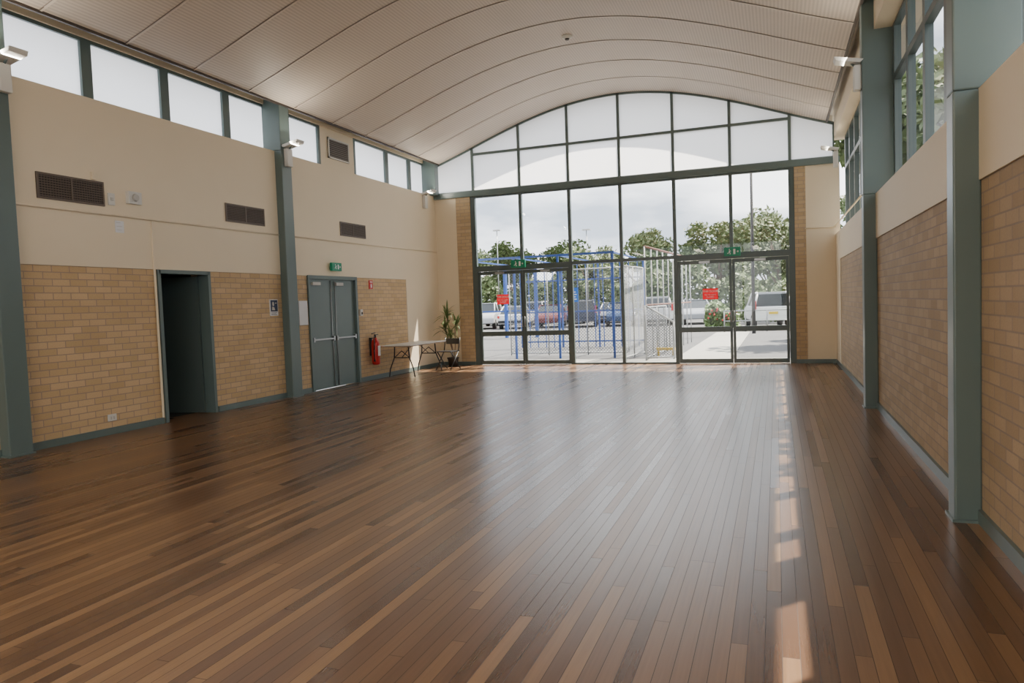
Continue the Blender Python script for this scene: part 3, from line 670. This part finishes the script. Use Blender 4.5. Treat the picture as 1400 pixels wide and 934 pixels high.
def link_panel(p0,p1,z1,mat,lab,n=3,fm=None,top=None,fr=.018):
    p0=Vector(p0);p1=Vector(p1);e=empty('mesh_fence_panel',(p0.x,p0.y,-.01));base=e.location.copy()
    fm=fm or m_fgrey
    b=B();top=top or z1
    for i in range(n+1):
        q=p0.lerp(p1,i/n);h=z1+(top-z1)*i/n;b.cyl((q.x,q.y,-.01),(q.x,q.y,h),fr,seg=8)
    b.cyl((p0.x,p0.y,z1),(p1.x,p1.y,top),fr,seg=8);b.cyl((p0.x,p0.y,.06),(p1.x,p1.y,.06),fr,seg=8);b.done('frame',fm,base,e)
    b=B();b.quad([(p0.x,p0.y,.03),(p1.x,p1.y,.03),(p1.x,p1.y,top),(p0.x,p0.y,z1)]);b.done('mesh',mat,base,e)
    T(e,lab,'fence','mesh fence panels outside the glazing');return e
link_panel((-7.6,20.6,0),(-4.0,20.6,0),2.5,m_link,'see-through grey chain link fence panel on the forecourt',3)
link_panel((-3.74,18.5,0),(-3.55,20.6,0),2.45,m_linkY,'tall pale mesh gate standing open',2,m_fwhite,fr=.018)
link_panel((-3.15,18.5,0),(-2.5,18.9,0),1.40,m_linkd,'low grey mesh gate with a sloping top rail',1,m_fgrey,.95,.022)
link_panel((-3.15,18.6,0),(-3.05,21.5,0),1.35,m_linkdY,'low grey mesh side barrier',2)
e=empty('palisade_fence',(-3.1,19.2,-.03));base=tuple(e.location)
b=B()
for i in range(10):
    t=i/9;x=-3.25+.40*t;y=19.2+7*t;b.cyl((x,y,-.03),(x,y,2.95),.018,seg=8)
b.done('picket',m_fwhite,base,e);b=B();b.cyl((-3.25,19.2,2.95),(-2.85,26.2,2.95),.03,seg=8);b.cyl((-3.25,19.2,1.4),(-2.85,26.2,1.4),.022,seg=8);b.done('rail',m_rust,base,e)
T(e,'tall pale slatted fence with a red-brown top rail','fence')
e=empty('yellow_rail',(-2.85,19.9,-.03));b=B();b.box(-.25,.25,-.04,.04,.18,.25);b.done('rail',m_yel,(0,0,0),e)
for sx in (-.2,.2):
    b=B();b.box(sx-.025,sx+.025,-.03,.03,0,.18);b.done('leg',m_yel,(0,0,0),e)
T(e,'low yellow safety rail on the forecourt','rail')
e=empty('light_pole',(-.9,31.8,-.03));b=B();b.cyl((0,0,0),(0,0,7.2),.08,.05,12);b.done('pole',m_black,(0,0,0),e);b=B();b.box(-.12,.7,-.1,.1,7.2,7.3);b.done('lamp_head',m_black,(0,0,0),e);T(e,'tall dark car park light pole','light pole')
for x,y,h in ((-13.5,54,7),(-21,54.5,7.5)):
    e=empty('light_pole',(x,y,-.03));b=B();b.cyl((0,0,0),(0,0,h),.06,.03,10);b.done('pole',m_chrome,(0,0,0),e);b=B();b.box(-.3,.3,-.12,.12,h,h+.1);b.done('lamp_head',m_grey,(0,0,0),e);T(e,'slim car park light pole with small lamp head','light pole')
e=empty('pipe_rail_fence',(-1,33.6,-.03));base=tuple(e.location);b=B()
for i in range(6): b.cyl((-2.2+i*.9,33.6,-.03),(-2.2+i*.9,33.6,.9),.03,seg=8)
b.cyl((-2.2,33.6,.9),(2.3,33.6,.9),.03,seg=8);b.cyl((-2.2,33.6,.45),(2.3,33.6,.45),.025,seg=8);b.done('rail',m_chrome,base,e);T(e,'low galvanised pipe rail fence by the lawn','fence')
# ------------------------------------------------------------------ light
w=bpy.data.worlds.new('World');SC.world=w;w.use_nodes=True;t=w.node_tree;bg=t.nodes['Background']
tc=t.nodes.new('ShaderNodeTexCoord');mp=t.nodes.new('ShaderNodeMapping');mp.inputs['Scale'].default_value=(1.5,1.5,5);t.links.new(tc.outputs['Generated'],mp.inputs[0])
nz=t.nodes.new('ShaderNodeTexNoise');nz.inputs['Scale'].default_value=2.2;nz.inputs['Detail'].default_value=6;t.links.new(mp.outputs[0],nz.inputs['Vector'])
rp=t.nodes.new('ShaderNodeValToRGB');e_=rp.color_ramp.elements;e_[0].position=.42;e_[0].color=(.34,.38,.44,1);e_[1].position=.62;e_[1].color=(.98,.98,1,1);t.links.new(nz.outputs['Fac'],rp.inputs[0]);t.links.new(rp.outputs[0],bg.inputs[0]);bg.inputs[1].default_value=4.8
sl=bpy.data.lights.new('sun','SUN');sl.energy=22;sl.angle=radians(.6);sl.color=(1,.90,.76);so=link(bpy.data.objects.new('sun',sl))
so.rotation_euler=Vector((.4,.45,1)).to_track_quat('Z','Y').to_euler();so.location=(10,10,20)
def portal(c,sx,sy,d):
    l=bpy.data.lights.new('sky_portal','AREA');l.shape='RECTANGLE';l.size=sx;l.size_y=sy;l.cycles.is_portal=True
    o=link(bpy.data.objects.new('sky_portal',l));o.location=c;o.rotation_euler=Vector(d).to_track_quat('-Z','Z').to_euler()
portal((-3.5,YF+.15,2.2),8.0,4.4,(0,-1,0))
portal((-3.5,YB-.3,2.2),8.0,4.4,(0,1,0))
portal((XR+.36,6.5,3.85),22,2.1,(-1,0,0))
# ------------------------------------------------------------------ camera
yaw,pit,rol,fpx=.3523,.05142,-.03612,987.2
F=Vector((-sin(yaw)*cos(pit),cos(yaw)*cos(pit),-sin(pit)));R0=Vector((cos(yaw),sin(yaw),0));U0=R0.cross(F)
R=R0*cos(rol)+U0*sin(rol);U=U0*cos(rol)-R0*sin(rol)
cd=bpy.data.cameras.new('camera');cam=link(bpy.data.objects.new('camera',cd));SC.camera=cam
cd.sensor_width=36;cd.lens=fpx/1400*36;cd.clip_start=.05;cd.clip_end=500
Mx=Matrix((R,U,-F)).transposed().to_4x4();Mx.translation=Vector((0,0,1.55));cam.matrix_world=Mx
